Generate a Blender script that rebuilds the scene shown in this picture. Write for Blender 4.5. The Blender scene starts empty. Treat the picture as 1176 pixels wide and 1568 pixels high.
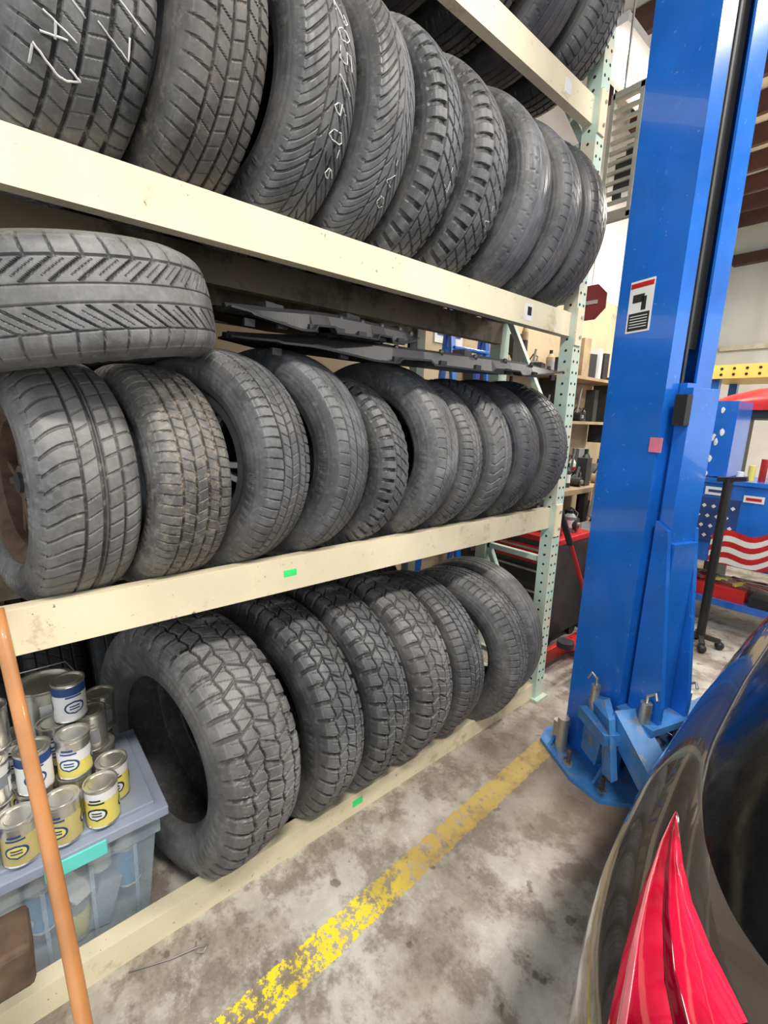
import bpy, math, random
import numpy as np
from mathutils import Matrix, Vector
random.seed(7)
rng = np.random.RandomState(3)
scene = bpy.context.scene
COL = scene.collection
CAMZ = 1.54

# ------------------------------------------------------------------ materials
def nmat(name):
    m = bpy.data.materials.new(name); m.use_nodes = True
    nt = m.node_tree; b = nt.nodes["Principled BSDF"]
    return m, nt, b
def N(nt, t, **kw):
    n = nt.nodes.new(t)
    for k, v in kw.items(): setattr(n, k, v)
    return n
def L(nt, a, b): nt.links.new(a, b)
def ramp(nt, fac, stops):
    r = N(nt, 'ShaderNodeValToRGB')
    els = r.color_ramp.elements
    while len(els) < len(stops): els.new(0.5)
    for e, (p, c) in zip(els, stops):
        e.position = p; e.color = (c[0], c[1], c[2], 1) if len(c) == 3 else c
    L(nt, fac, r.inputs[0]); return r.outputs[0]
def mixc(nt, fac, a, b):
    m = N(nt, 'ShaderNodeMix', data_type='RGBA')
    for s, v in ((m.inputs[0], fac), (m.inputs[6], a), (m.inputs[7], b)):
        if isinstance(v, (int, float)): s.default_value = v
        elif isinstance(v, tuple): s.default_value = (v[0], v[1], v[2], 1)
        else: L(nt, v, s)
    return m.outputs[2]
def noise(nt, scale, detail=4, rough=.55, vec=None, out=0):
    n = N(nt, 'ShaderNodeTexNoise'); n.inputs['Scale'].default_value = scale
    n.inputs['Detail'].default_value = detail; n.inputs['Roughness'].default_value = rough
    if vec is None:
        tc = N(nt, 'ShaderNodeTexCoord'); vec = tc.outputs['Object']
    L(nt, vec, n.inputs['Vector']); return n.outputs[out]
def bump(nt, b, h, strength=.3, dist=.002):
    n = N(nt, 'ShaderNodeBump'); n.inputs['Strength'].default_value = strength
    n.inputs['Distance'].default_value = dist
    L(nt, h, n.inputs['Height']); L(nt, n.outputs[0], b.inputs['Normal'])
def math_(nt, op, a, b=None):
    m = N(nt, 'ShaderNodeMath', operation=op)
    for s, v in ((m.inputs[0], a), (m.inputs[1], b)):
        if v is None: continue
        if isinstance(v, (int, float)): s.default_value = v
        else: L(nt, v, s)
    return m.outputs[0]
def simple(name, col, rough=.5, metal=0., var=.25, scale=8., bmp=.15, dirt=None, dirt_amt=.5, coat=0., dirt2=None):
    m, nt, b = nmat(name)
    f = noise(nt, scale)
    dk = tuple(c*(1-var) for c in col); lt = tuple(min(1, c*(1+var*.6)) for c in col)
    c = ramp(nt, f, [(.3, dk), (.7, lt)])
    if dirt:
        f2 = noise(nt, scale*1.7, 8, .7)
        k = ramp(nt, f2, [(dirt_amt, (0, 0, 0)), (min(1, dirt_amt+.12), (1, 1, 1))])
        c = mixc(nt, k, c, dirt)
    if dirt2:
        f3 = noise(nt, 38, 6, .75)
        k = ramp(nt, f3, [(.64, (0, 0, 0)), (.68, (1, 1, 1))])
        c = mixc(nt, k, c, dirt2)
    L(nt, c, b.inputs['Base Color'])
    b.inputs['Roughness'].default_value = rough; b.inputs['Metallic'].default_value = metal
    b.inputs['Coat Weight'].default_value = coat
    if bmp: bump(nt, b, noise(nt, scale*12, 3), bmp, .001)
    return m

def rubber(name, top=(.095, .097, .102), groove=(.008, .008, .009), side=(.054, .055, .059), dirt=(.25, .24, .22), dirt_lvl=.54, rough=.46):
    m, nt, b = nmat(name)
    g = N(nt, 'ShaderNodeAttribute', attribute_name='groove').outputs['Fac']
    z = N(nt, 'ShaderNodeAttribute', attribute_name='zone').outputs['Fac']
    oi = N(nt, 'ShaderNodeObjectInfo')
    tc = N(nt, 'ShaderNodeTexCoord')
    va = N(nt, 'ShaderNodeVectorMath', operation='ADD'); L(nt, tc.outputs['Object'], va.inputs[0])
    sc = N(nt, 'ShaderNodeVectorMath', operation='SCALE'); L(nt, oi.outputs['Location'], sc.inputs[0]); sc.inputs['Scale'].default_value = 3.7
    L(nt, sc.outputs[0], va.inputs[1]); vec = va.outputs[0]
    n1 = noise(nt, 7, 6, .7, vec); n2 = noise(nt, 50, 5, .75, vec)
    n3 = noise(nt, 3.2, 5, .65, vec)
    t = ramp(nt, n1, [(.3, tuple(c*.45 for c in top)), (.5, top), (.68, tuple(c*1.9 for c in top))])
    s = ramp(nt, n1, [(.3, tuple(c*.5 for c in side)), (.5, side), (.70, tuple(c*2.3 for c in side))])
    c = mixc(nt, z, s, t)
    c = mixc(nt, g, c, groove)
    d = ramp(nt, n2, [(dirt_lvl, (0, 0, 0)), (min(1, dirt_lvl+.12), (1, 1, 1))])
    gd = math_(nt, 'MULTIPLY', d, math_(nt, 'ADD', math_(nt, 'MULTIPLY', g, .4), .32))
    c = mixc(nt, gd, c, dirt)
    df = ramp(nt, n3, [(.45, (0, 0, 0)), (.64, (1, 1, 1))])
    c = mixc(nt, math_(nt, 'MULTIPLY', df, .20), c, (.28, .26, .235))
    L(nt, c, b.inputs['Base Color'])
    rr = N(nt, 'ShaderNodeMapRange'); L(nt, n1, rr.inputs[0]); rr.inputs[1].default_value = .3; rr.inputs[2].default_value = .7
    rr.inputs[3].default_value = rough-.12; rr.inputs[4].default_value = rough+.22
    L(nt, rr.outputs[0], b.inputs['Roughness'])
    b.inputs['Specular IOR Level'].default_value = .6
    bump(nt, b, n2, .55, .0015)
    return m

M = {}
M['rub'] = rubber('rubber_worn')
M['rub2'] = rubber('rubber_dusty', top=(.125, .126, .128), side=(.085, .085, .088), dirt_lvl=.52)
M['rubtan'] = rubber('rubber_clay', top=(.105, .105, .103), groove=(.03, .026, .02), side=(.08, .08, .082), dirt=(.44, .36, .27), dirt_lvl=.49)
M['rubrust'] = rubber('rubber_rust', top=(.078, .076, .073), groove=(.018, .016, .014), side=(.058, .057, .056), dirt=(.28, .21, .155), dirt_lvl=.54)
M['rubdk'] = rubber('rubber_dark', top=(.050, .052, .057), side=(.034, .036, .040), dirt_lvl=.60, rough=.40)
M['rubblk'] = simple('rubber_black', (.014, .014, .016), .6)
M['chalk'] = simple('chalk_mark', (.72, .72, .70), .9)
M['cream'] = simple('rack_cream_paint', (.80, .70, .49), .45, var=.16, scale=3, dirt=(.46, .35, .21), dirt_amt=.585, dirt2=(.22, .15, .09))
M['cream_shade'] = simple('rack_cream_shaded_dirty', (.24, .19, .13), .6, var=.3, scale=3, dirt=(.10, .08, .05), dirt_amt=.5)  # cream for the deeper beams: shade between tires painted in, plus dirt
M['creamg'] = simple('upright_pale_green', (.52, .66, .56), .5, var=.15, scale=5, dirt=(.66, .60, .46), dirt_amt=.5, dirt2=(.25, .2, .14))
M['hole'] = simple('hole_dark', (.02, .02, .02), .9)
M['green'] = simple('green_tape', (.05, .80, .20), .6)
M['teal'] = simple('teal_tape', (.15, .74, .66), .6)
M['blue'] = simple('lift_blue_paint', (.012, .145, .60), .24, var=.2, scale=4, dirt=(.08, .24, .60), dirt_amt=.66, coat=.4, bmp=.05, dirt2=(.16, .30, .62))
M['blue_d'] = simple('lift_blue_dirty', (.05, .20, .50), .42, var=.35, scale=9, dirt=(.20, .18, .16), dirt_amt=.54)
M['steel'] = simple('steel', (.5, .48, .45), .38, .8, dirt=(.2, .15, .1), dirt_amt=.6)
M['dsteel'] = simple('dark_steel', (.08, .08, .08), .5, .6)
M['black'] = simple('black_plastic', (.018, .018, .020), .5, bmp=.2)
M['grey'] = simple('grey_plastic', (.25, .26, .28), .5)
M['red'] = simple('red_paint', (.55, .02, .02), .35, dirt=(.15, .04, .03), dirt_amt=.60)
M['white'] = simple('white_label', (.80, .80, .78), .5, var=.08)
M['yellow'] = simple('yellow_label', (.82, .70, .16), .45, var=.1)
M['gold'] = simple('gold_label', (.60, .50, .20), .4, var=.2, dirt=(.3, .1, .03), dirt_amt=.60)
M['tin'] = simple('tin_metal', (.72, .70, .64), .3, .85, dirt=(.35, .25, .14), dirt_amt=.58)
M['wood_o'] = simple('orange_wood', (.56, .24, .08), .4, var=.3, scale=5, coat=.25)
M['wood_d'] = simple('dark_timber', (.13, .08, .05), .8, var=.5, scale=14, bmp=.5)
M['pink'] = simple('pink_tag', (.85, .25, .35), .5)
M['tan'] = simple('tan_board', (.40, .29, .17), .7)
M['lid'] = simple('bin_lid_grey', (.33, .37, .47), .5, var=.12)
M['cyan'] = simple('cyan_print', (.05, .30, .62), .5)
M['navy'] = simple('navy_print', (.02, .06, .22), .5)
M['chrome'] = simple('alloy', (.55, .56, .58), .3, .9)
M['rust'] = simple('rusty_steel', (.12, .075, .055), .75, .3, var=.5, scale=20, bmp=.5)

def translucent():
    m, nt, b = nmat('bin_clear_plastic')
    b.inputs['Base Color'].default_value = (.55, .66, .76, 1)
    b.inputs['Roughness'].default_value = .25
    n = noise(nt, 9, 3)
    rr = N(nt, 'ShaderNodeMapRange'); L(nt, n, rr.inputs[0]); rr.inputs[3].default_value = .25; rr.inputs[4].default_value = .48
    L(nt, rr.outputs[0], b.inputs['Alpha'])
    return m
M['clear'] = translucent()

def concrete():
    m, nt, b = nmat('floor_concrete')
    tc = N(nt, 'ShaderNodeTexCoord'); vec = tc.outputs['Object']
    sx = N(nt, 'ShaderNodeSeparateXYZ'); L(nt, vec, sx.inputs[0])
    a = noise(nt, 2.6, 8, .62, vec); c2 = noise(nt, 6.5, 8, .68, vec); c3 = noise(nt, 70, 4, .7, vec)
    col = ramp(nt, a, [(.34, (.16, .125, .095)), (.47, (.33, .29, .24)), (.62, (.54, .51, .455))])
    k = ramp(nt, c2, [(.42, (1, 1, 1)), (.51, (0, 0, 0))])
    col = mixc(nt, math_(nt, 'MULTIPLY', k, .74), col, (.145, .11, .08))
    k3 = ramp(nt, c3, [(.35, (0, 0, 0)), (.7, (1, 1, 1))])
    col = mixc(nt, math_(nt, 'MULTIPLY', k3, .20), col, (.62, .59, .53))
    v = noise(nt, 3.3, 10, .8, vec, 0)
    k4 = ramp(nt, v, [(.53, (0, 0, 0)), (.60, (1, 1, 1))])
    col = mixc(nt, math_(nt, 'MULTIPLY', k4, .45), col, (.66, .63, .57))
    v2 = noise(nt, 14, 3, .5, vec); k5 = ramp(nt, v2, [(.66, (0, 0, 0)), (.70, (1, 1, 1))])
    col = mixc(nt, math_(nt, 'MULTIPLY', k5, .65), col, (.07, .055, .045))
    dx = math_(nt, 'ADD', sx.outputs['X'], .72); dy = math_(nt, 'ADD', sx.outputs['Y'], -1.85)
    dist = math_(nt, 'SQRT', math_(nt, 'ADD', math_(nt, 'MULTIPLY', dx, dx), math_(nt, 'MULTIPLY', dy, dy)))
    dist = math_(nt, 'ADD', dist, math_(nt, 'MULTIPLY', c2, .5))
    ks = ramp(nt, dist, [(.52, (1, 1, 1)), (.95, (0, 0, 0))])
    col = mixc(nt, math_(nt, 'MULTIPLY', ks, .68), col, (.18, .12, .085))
    xc = math_(nt, 'ADD', sx.outputs['X'], math_(nt, 'MULTIPLY', sx.outputs['Y'], .042))
    dd = math_(nt, 'ABSOLUTE', math_(nt, 'ADD', xc, .882))
    dn = math_(nt, 'ADD', dd, math_(nt, 'MULTIPLY', math_(nt, 'SUBTRACT', noise(nt, 30, 4, .6, vec), .5), .03))
    band = math_(nt, 'LESS_THAN', dn, .048)
    yl = math_(nt, 'LESS_THAN', sx.outputs['Y'], 2.0)
    band = math_(nt, 'MULTIPLY', band, yl)
    ch = noise(nt, 26, 8, .78, vec)
    near = N(nt, 'ShaderNodeMapRange'); L(nt, sx.outputs['Y'], near.inputs[0]); near.inputs[1].default_value = .3; near.inputs[2].default_value = 1.5
    near.inputs[3].default_value = .515; near.inputs[4].default_value = .44
    kept = math_(nt, 'GREATER_THAN', ch, near.outputs[0])
    dust = N(nt, 'ShaderNodeMapRange'); L(nt, sx.outputs['Y'], dust.inputs[0]); dust.inputs[1].default_value = .72; dust.inputs[2].default_value = 1.0
    ycol = mixc(nt, dust.outputs[0], (.88, .70, .03), (.44, .31, .09))
    ycol = mixc(nt, math_(nt, 'MULTIPLY', k, .5), ycol, (.25, .18, .08))
    # the missing paint still leaves a dirty ochre ghost of the line
    col = mixc(nt, math_(nt, 'MULTIPLY', band, .35), col, (.30, .22, .10))
    col = mixc(nt, math_(nt, 'MULTIPLY', band, kept), col, ycol)
    L(nt, col, b.inputs['Base Color'])
    r = ramp(nt, a, [(.3, (.35, .35, .35)), (.7, (.7, .7, .7))]); L(nt, r, b.inputs['Roughness'])
    bump(nt, b, c3, .3, .002)
    return m
M['floor'] = concrete()
def corr(name, col, axis='X', freq=20):
    m, nt, b = nmat(name)
    tc = N(nt, 'ShaderNodeTexCoord'); sx = N(nt, 'ShaderNodeSeparateXYZ'); L(nt, tc.outputs['Object'], sx.inputs[0])
    w = math_(nt, 'SINE', math_(nt, 'MULTIPLY', sx.outputs[axis], freq))
    w2 = math_(nt, 'POWER', math_(nt, 'ABSOLUTE', w), 6)
    f = noise(nt, 1.5, 6)
    c = ramp(nt, f, [(.3, tuple(x*.8 for x in col)), (.7, col)])
    c = mixc(nt, math_(nt, 'MULTIPLY', w2, .25), c, tuple(x*.6 for x in col))
    L(nt, c, b.inputs['Base Color']); b.inputs['Roughness'].default_value = .6
    bump(nt, b, w2, .6, .02)
    return m
M['wallw'] = corr('wall_white_metal', (.74, .74, .70), 'X', 5)
M['ceil'] = corr('ceiling_insulation', (.88, .88, .86), 'X', 4)
M['wallb'] = simple('wall_beige', (.56, .44, .28), .8, var=.25, scale=1.3, dirt=(.2, .15, .1), dirt_amt=.58)
M['purlin'] = simple('purlin_red_oxide', (.09, .035, .03), .6)
M['purlinc'] = simple('purlin_cream', (.62, .58, .46), .6)

# ------------------------------------------------------------------ mesh builder
class MB:
    def __init__(s): s.v = []; s.f = []; s.m = []; s.mats = []; s.sm = []
    def mi(s, mat):
        mat = M[mat] if isinstance(mat, str) else mat
        if mat not in s.mats: s.mats.append(mat)
        return s.mats.index(mat)
    def add(s, vs, fs, mat, smooth=False):
        o = len(s.v); k = s.mi(mat)
        s.v += [tuple(v) for v in vs]
        for f in fs: s.f.append(tuple(i+o for i in f)); s.m.append(k); s.sm.append(smooth)
    def box(s, c, size, mat, rot=None, taper=None):
        hx, hy, hz = [q/2 for q in size]
        vs = [Vector((x*hx, y*hy, z*hz)) for z in (-1, 1) for y in (-1, 1) for x in (-1, 1)]
        if taper:
            for v in vs:
                if v.z > 0: v.x *= taper; v.y *= taper
        R = rot if rot is not None else Matrix.Identity(3)
        vs = [R @ v + Vector(c) for v in vs]
        s.add(vs, [(0, 2, 3, 1), (4, 5, 7, 6), (0, 1, 5, 4), (2, 6, 7, 3), (0, 4, 6, 2), (1, 3, 7, 5)], mat)
    def bar(s, a, b, w, h, mat, up=(0, 0, 1)):
        a = Vector(a); b = Vector(b); d = b-a; ln = d.length; d.normalize()
        u = Vector(up); x = d.cross(u)
        if x.length < 1e-4: x = d.cross(Vector((1, 0, 0)))
        x.normalize(); z = x.cross(d)
        R = Matrix((x, d, z)).transposed()
        s.box((a+b)/2, (w, ln, h), mat, R)
    def cyl(s, a, b, r, mat, seg=16, r2=None, smooth=True, caps=True):
        a = Vector(a); b = Vector(b); d = (b-a).normalized()
        x = d.orthogonal().normalized(); y = d.cross(x); r2 = r if r2 is None else r2
        vs = []
        for p, rr in ((a, r), (b, r2)):
            for i in range(seg):
                t = 2*math.pi*i/seg; vs.append(p+(x*math.cos(t)+y*math.sin(t))*rr)
        s.add(vs, [(i, (i+1) % seg, seg+(i+1) % seg, seg+i) for i in range(seg)], mat, smooth)
        if caps:
            s.add(vs[:seg], [tuple(range(seg-1, -1, -1))], mat); s.add(vs[seg:], [tuple(range(seg))], mat)
    def lathe(s, prof, mats, origin=(0, 0, 0), R=None, seg=28, smooth=True):
        R = R or Matrix.Identity(3); o = Vector(origin)
        rings = []
        for r, z in prof:
            rings.append([R @ Vector((r*math.cos(2*math.pi*i/seg), r*math.sin(2*math.pi*i/seg), z))+o for i in range(seg)])
        for k in range(len(prof)-1):
            mt = mats[k] if isinstance(mats, list) else mats
            s.add(rings[k]+rings[k+1], [(i, (i+1) % seg, seg+(i+1) % seg, seg+i) for i in range(seg)], mt, smooth)
    def tube(s, pts, r, mat, seg=8):
        pts = [Vector(p) for p in pts]; rings = []
        up = None
        for i, p in enumerate(pts):
            d = (pts[min(i+1, len(pts)-1)]-pts[max(i-1, 0)]).normalized()
            if up is None: up = d.orthogonal().normalized()
            x = (up-d*up.dot(d)).normalized(); y = d.cross(x); up = x
            rings += [p+(x*math.cos(2*math.pi*k/seg)+y*math.sin(2*math.pi*k/seg))*r for k in range(seg)]
        fs = []
        for i in range(len(pts)-1):
            for k in range(seg): fs.append((i*seg+k, i*seg+(k+1) % seg, (i+1)*seg+(k+1) % seg, (i+1)*seg+k))
        fs.append(tuple(range(seg-1, -1, -1))); fs.append(tuple(range((len(pts)-1)*seg, len(pts)*seg)))
        s.add(rings, fs, mat, True)
    def prism(s, poly, a, b, mat):
        d = Vector(b)-Vector(a); n = len(poly)
        p0 = [Vector(p) for p in poly]; p1 = [p+d for p in p0]
        s.add(p0+p1, [tuple(range(n-1, -1, -1)), tuple(range(n, 2*n))]+[(i, (i+1) % n, n+(i+1) % n, n+i) for i in range(n)], mat)
    def sphere(s, c, r, mat, sc=(1, 1, 1), seg=14, rings=8, jit=0):
        vs = []; fs = []
        for i in range(rings+1):
            ph = math.pi*i/rings
            for k in range(seg):
                t = 2*math.pi*k/seg; q = 1+random.uniform(-jit, jit)
                vs.append((c[0]+r*sc[0]*math.sin(ph)*math.cos(t)*q, c[1]+r*sc[1]*math.sin(ph)*math.sin(t)*q, c[2]+r*sc[2]*math.cos(ph)*q))
        for i in range(rings):
            for k in range(seg): fs.append((i*seg+k, (i+1)*seg+k, (i+1)*seg+(k+1) % seg, i*seg+(k+1) % seg))
        s.add(vs, fs, mat, True)
    def build(s, name, parent=None, bevel=0., loc=None, rotz=None):
        me = bpy.data.meshes.new(name); me.from_pydata(s.v, [], s.f)
        for m in s.mats: me.materials.append(m)
        me.polygons.foreach_set('material_index', s.m); me.polygons.foreach_set('use_smooth', s.sm)
        me.update(); o = bpy.data.objects.new(name, me); COL.objects.link(o)
        if parent: o.parent = parent
        if bevel:
            b = o.modifiers.new('bevel', 'BEVEL'); b.width = bevel; b.segments = 2; b.limit_method = 'ANGLE'; b.angle_limit = math.radians(50)
        if loc: o.location = loc
        if rotz is not None: o.rotation_euler[2] = rotz
        return o

# ------------------------------------------------------------------ tyres
def band(x, hw, soft): return np.clip((hw+soft-np.abs(x))/soft, 0, 1)
def per(x): return (x % 1.0)-.5
def tri(x): return np.abs(per(x))*4-1
def pattern(kind, u, V):
    a = np.abs(V); d = np.zeros(np.broadcast(u, V).shape)
    def circ(v0, hw, dep=1.): return band(V-v0, hw, .02)*dep+0*u
    if kind == 'touring':
        for v0 in (-.56, -.19, .19, .56): d = np.maximum(d, circ(v0, .028))
        d = np.maximum(d, band(per(u*72+.5*V), .05, .05)*(a > .60)*.7)
        d = np.maximum(d, band(per(u*72+1.4*V), .03, .05)*(a < .56)*(a > .19)*.5)
        d = np.maximum(d, band(per(u*72-1.2*V+.3), .03, .05)*(a < .19)*.4)
    elif kind == 'chevron':
        for v0 in (-.36, 0, .36): d = np.maximum(d, circ(v0, .022, .9))
        ph = u*46+2.4*a**.8
        d = np.maximum(d, band(per(ph), .05, .05)*(a > .10)*.85)
        d = np.maximum(d, band(per(ph+.5), .02, .04)*(a > .38)*.5)
    elif kind == 'allterrain':
        n = 44
        z = .040*tri(u*n)
        for v0 in (-.24, .24): d = np.maximum(d, band(V-v0-z, .020, .02)*.9)
        z2 = .032*tri(u*n+.25)
        for v0 in (-.66, .66): d = np.maximum(d, band(V-v0-z2, .022, .02)*.9)
        d = np.maximum(d, band(per(u*n+1.1*V), .035, .05)*(a < .25)*.8)
        d = np.maximum(d, band(per(u*n+.45-1.0*V), .045, .05)*(a > .24)*(a < .67)*.85)
        d = np.maximum(d, band(per(u*n+.2+.3*V), .08, .06)*(a > .64))
        d = np.maximum(d, band(per(u*n*2+1.2*V), .02, .05)*.35*(a < .92))
    elif kind == 'ribbed':
        for v0 in (-.62, -.22, .2, .58): d = np.maximum(d, circ(v0, .025, .8))
        d = np.maximum(d, band(per(u*60+.6*V), .03, .05)*(a > .66)*.45)
        d = np.maximum(d, band(per(u*60+1.5*V), .02, .05)*.3*(a < .6))
    elif kind == 'centerrib':
        for v0 in (-.17, .17): d = np.maximum(d, circ(v0, .008, .5))
        for v0 in (-.66, .66): d = np.maximum(d, circ(v0, .010, .7))
        ph = u*46+3.2*np.maximum(a-.17, 0)**1.1
        d = np.maximum(d, band(per(ph), .075-.04*a, .05)*(a > .20)*(a < .64)*.9)
        d = np.maximum(d, band(per(u*46+3.2*(.49)**1.1-.35*(a-.66)), .025, .05)*(a > .62)*.75)
        d = np.maximum(d, band(per(ph+.5), .01, .04)*(a > .3)*(a < .6)*.5)
    elif kind == 'asym':
        for v0, h in ((-.28, .022), (.12, .03), (.22, .012), (.60, .022)): d = np.maximum(d, circ(v0, h))
        ph = u*50+1.6*(V+.3)**2*np.sign(-.3-V)
        d = np.maximum(d, band(per(ph), .06, .06)*(V < -.30)*.8)
        d = np.maximum(d, band(per(u*50-1.5*V), .03, .05)*(V > -.25)*(V < .1)*.5)
        d = np.maximum(d, band(per(u*50-1.0*V+.2), .045, .05)*(V > .24)*.7)
    elif kind == 'lug':
        for v0 in (-.2, .2): d = np.maximum(d, band(V-v0-.03*tri(u*52), .025, .02)+0*u)
        for v0 in (-.6, .6): d = np.maximum(d, circ(v0, .028))
        d = np.maximum(d, band(per(u*52+.2*V), .14, .05)*(a > .66))
        d = np.maximum(d, band(per(u*52+1.1*V), .05, .05)*(a < .6)*.7)
    elif kind == 'worn':
        for v0 in (-.5, -.15, .2, .55): d = np.maximum(d, circ(v0, .02, .35))
        d = np.maximum(d, band(per(u*54+.7*V), .03, .05)*(a > .6)*.25)
    return d
TC = {}
def tire_mesh(kind, R=.33, W=.21, rim=.205):
    key = (kind, R, W, rim)
    if key in TC: return TC[key]
    Nn = 960 if kind != 'worn' else 360; T = 88
    dep = {'allterrain': .0065, 'lug': .0075}.get(kind, .0055)
    Redge = R-.022
    hs = np.array([0, .04, .10, .22, .36, .52, .66, .78, .88, .95, 1.0])
    hw = np.array([.345, .385, .415, .455, .485, .50, .497, .482, .462, .445, .428])
    S = 26
    ss = np.linspace(0, 1, S); sw = np.interp(ss, hs, hw)
    for _ in range(2): sw[1:-1] = (sw[:-2]+2*sw[1:-1]+sw[2:])/4
    ridge = np.zeros(S); ridge[3] = .0018; ridge[4] = .0018; ridge[9] = .001; ridge[17] = .0014; ridge[20] = .001
    sr = rim+ss*(Redge-rim)
    V = np.linspace(-1, 1, T)
    tw = V*.415*W; tr = R-.010*V**2-.010*np.abs(V)**10
    ins = np.array([0, .06, .2, .5, .8]); inw = np.array([.33, .36, .42, .465, .42])
    iw = inw*W; ir = rim+ins*(Redge-.01-rim)
    left_w = -(sw*W+ridge); right_w = (sw*W+ridge)[::-1]
    nl = 25; lw = np.linspace(.34, -.34, nl)*W; lr = R-.025-.004*(np.linspace(-1, 1, nl))**2+.0016*(np.arange(nl) % 2)
    pw = np.concatenate([left_w, tw, right_w, iw, lw, -iw[::-1]])
    pr = np.concatenate([sr, tr, sr[::-1], ir, lr, ir[::-1]])
    P = len(pw)
    u = (np.arange(Nn)/Nn)[:, None]
    g = np.zeros((Nn, P)); g[:, S:S+T] = pattern(kind, u, V[None, :])
    rr = np.repeat(pr[None, :], Nn, 0); ww = np.repeat(pw[None, :], Nn, 0)
    rr -= g*dep
    if kind in ('allterrain', 'lug', 'centerrib', 'asym', 'touring', 'chevron'):
        n = 5 if kind in ('allterrain', 'lug') else 3
        amt = 1.0 if kind in ('allterrain', 'lug') else .6
        gl = pattern(kind, u, np.array([[-.97]])); gr = pattern(kind, u, np.array([[.97]]))
        for k in range(n):
            f = amt*(1-k/n*.5)
            j = S-1-k; ww[:, j] += gl[:, 0]*dep*.7*f; rr[:, j] -= gl[:, 0]*dep*.5*f; g[:, j] = gl[:, 0]*f
            j = S+T+k; ww[:, j] -= gr[:, 0]*dep*.7*f; rr[:, j] -= gr[:, 0]*dep*.5*f; g[:, j] = gr[:, 0]*f
    let = (np.sin(u[:, 0]*2*math.pi*4) > .25)*(np.sin(u[:, 0]*2*math.pi*70) > -.2)*(rng.rand(Nn) > .06)
    for j in range(11, 16):
        ww[:, j] -= let*.0012; ww[:, S+T+S-1-j] += let*.0012
    th = 2*math.pi*u
    co = np.stack([rr*np.cos(th), ww, rr*np.sin(th)], -1).reshape(-1, 3)
    I = np.arange(Nn)[:, None]; J = np.arange(P)[None, :]
    I2 = (I+1) % Nn; J2 = (J+1) % P
    q = np.stack([I*P+J, I*P+J2, I2*P+J2, I2*P+J], -1).reshape(-1, 4)
    me = bpy.data.meshes.new('tire_'+kind)
    me.vertices.add(len(co)); me.vertices.foreach_set('co', co.astype(np.float32).ravel())
    me.loops.add(q.size); me.loops.foreach_set('vertex_index', q.astype(np.int32).ravel())
    me.polygons.add(len(q)); me.polygons.foreach_set('loop_start', (np.arange(len(q))*4).astype(np.int32))
    jj = np.broadcast_to(J, (Nn, P)).ravel()
    me.polygons.foreach_set('use_smooth', ~((jj >= S-3) & (jj < S+T+2)))
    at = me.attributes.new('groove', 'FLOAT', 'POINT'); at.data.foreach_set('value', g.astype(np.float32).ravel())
    zn = np.zeros((Nn, P), np.float32); zn[:, S-1:S+T+1] = 1
    at = me.attributes.new('zone', 'FLOAT', 'POINT'); at.data.foreach_set('value', zn.ravel())
    me.update(calc_edges=True); me.validate()
    me.materials.append(M['rub'])
    TC[key] = me; return me

GL = {
 '2': [[(0, .8), (.3, 1), (.6, .8), (.5, .5), (0, 0), (.7, 0)]],
 '0': [[(.1, .2), (.1, .8), (.35, 1), (.6, .8), (.6, .2), (.35, 0), (.1, .2)]],
 '5': [[(.6, 1), (.1, 1), (.1, .55), (.5, .6), (.6, .3), (.4, 0), (0, .1)]],
 '6': [[(.55, 1), (.15, .6), (.1, .2), (.35, 0), (.6, .2), (.5, .5), (.15, .4)]],
 '4': [[(.5, 0), (.5, 1), (0, .35), (.7, .35)]],
 '7': [[(0, 1), (.6, 1), (.2, 0)]],
 '/': [[(.0, 0), (.5, 1)]],
 'V': [[(0, 1), (.3, 0), (.65, 1)]], '-': [[(.1, .5), (.6, .5)]],
 'A': [[(0, 0), (.35, 1), (.7, 0)], [(.15, .4), (.6, .4)]],
}
def chalk(parent, text, R, th0, w0, h, step, sgn=-1, r=.0014):
    mb = MB(); t = math.radians(th0); rr_ = random.Random(len(text)*7+int(th0))
    for ch in text:
        sl = rr_.uniform(-.25, .25); hs = h*rr_.uniform(.8, 1.2)
        for st in GL.get(ch, []):
            dense = []
            st = [(p[0]+rr_.uniform(-.1, .1), p[1]+rr_.uniform(-.08, .08)) for p in st]
            for (a, b) in zip(st[:-1], st[1:]):
                for k in range(8): dense.append((a[0]+(b[0]-a[0])*k/8, a[1]+(b[1]-a[1])*k/8))
            dense.append(st[-1]); pts = []; segs = []
            for x, y in dense:
                if rr_.random() < .04 and len(pts) > 1: segs.append(pts); pts = []; continue
                x = x+sl*y+rr_.uniform(-.015, .015)
                th = t+sgn*x*step/R; w = w0+y*hs
                rr = R-.010*(w/.085)**2-.0002
                pts.append((rr*math.cos(th), w, rr*math.sin(th)))
            segs.append(pts)
            for sg_ in segs:
                if len(sg_) > 1: mb.tube(sg_, r*rr_.uniform(.75, 1.1), 'chalk', 5)
        t += sgn*step*1.05/R
    return mb.build('chalk_marks', parent)
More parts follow.
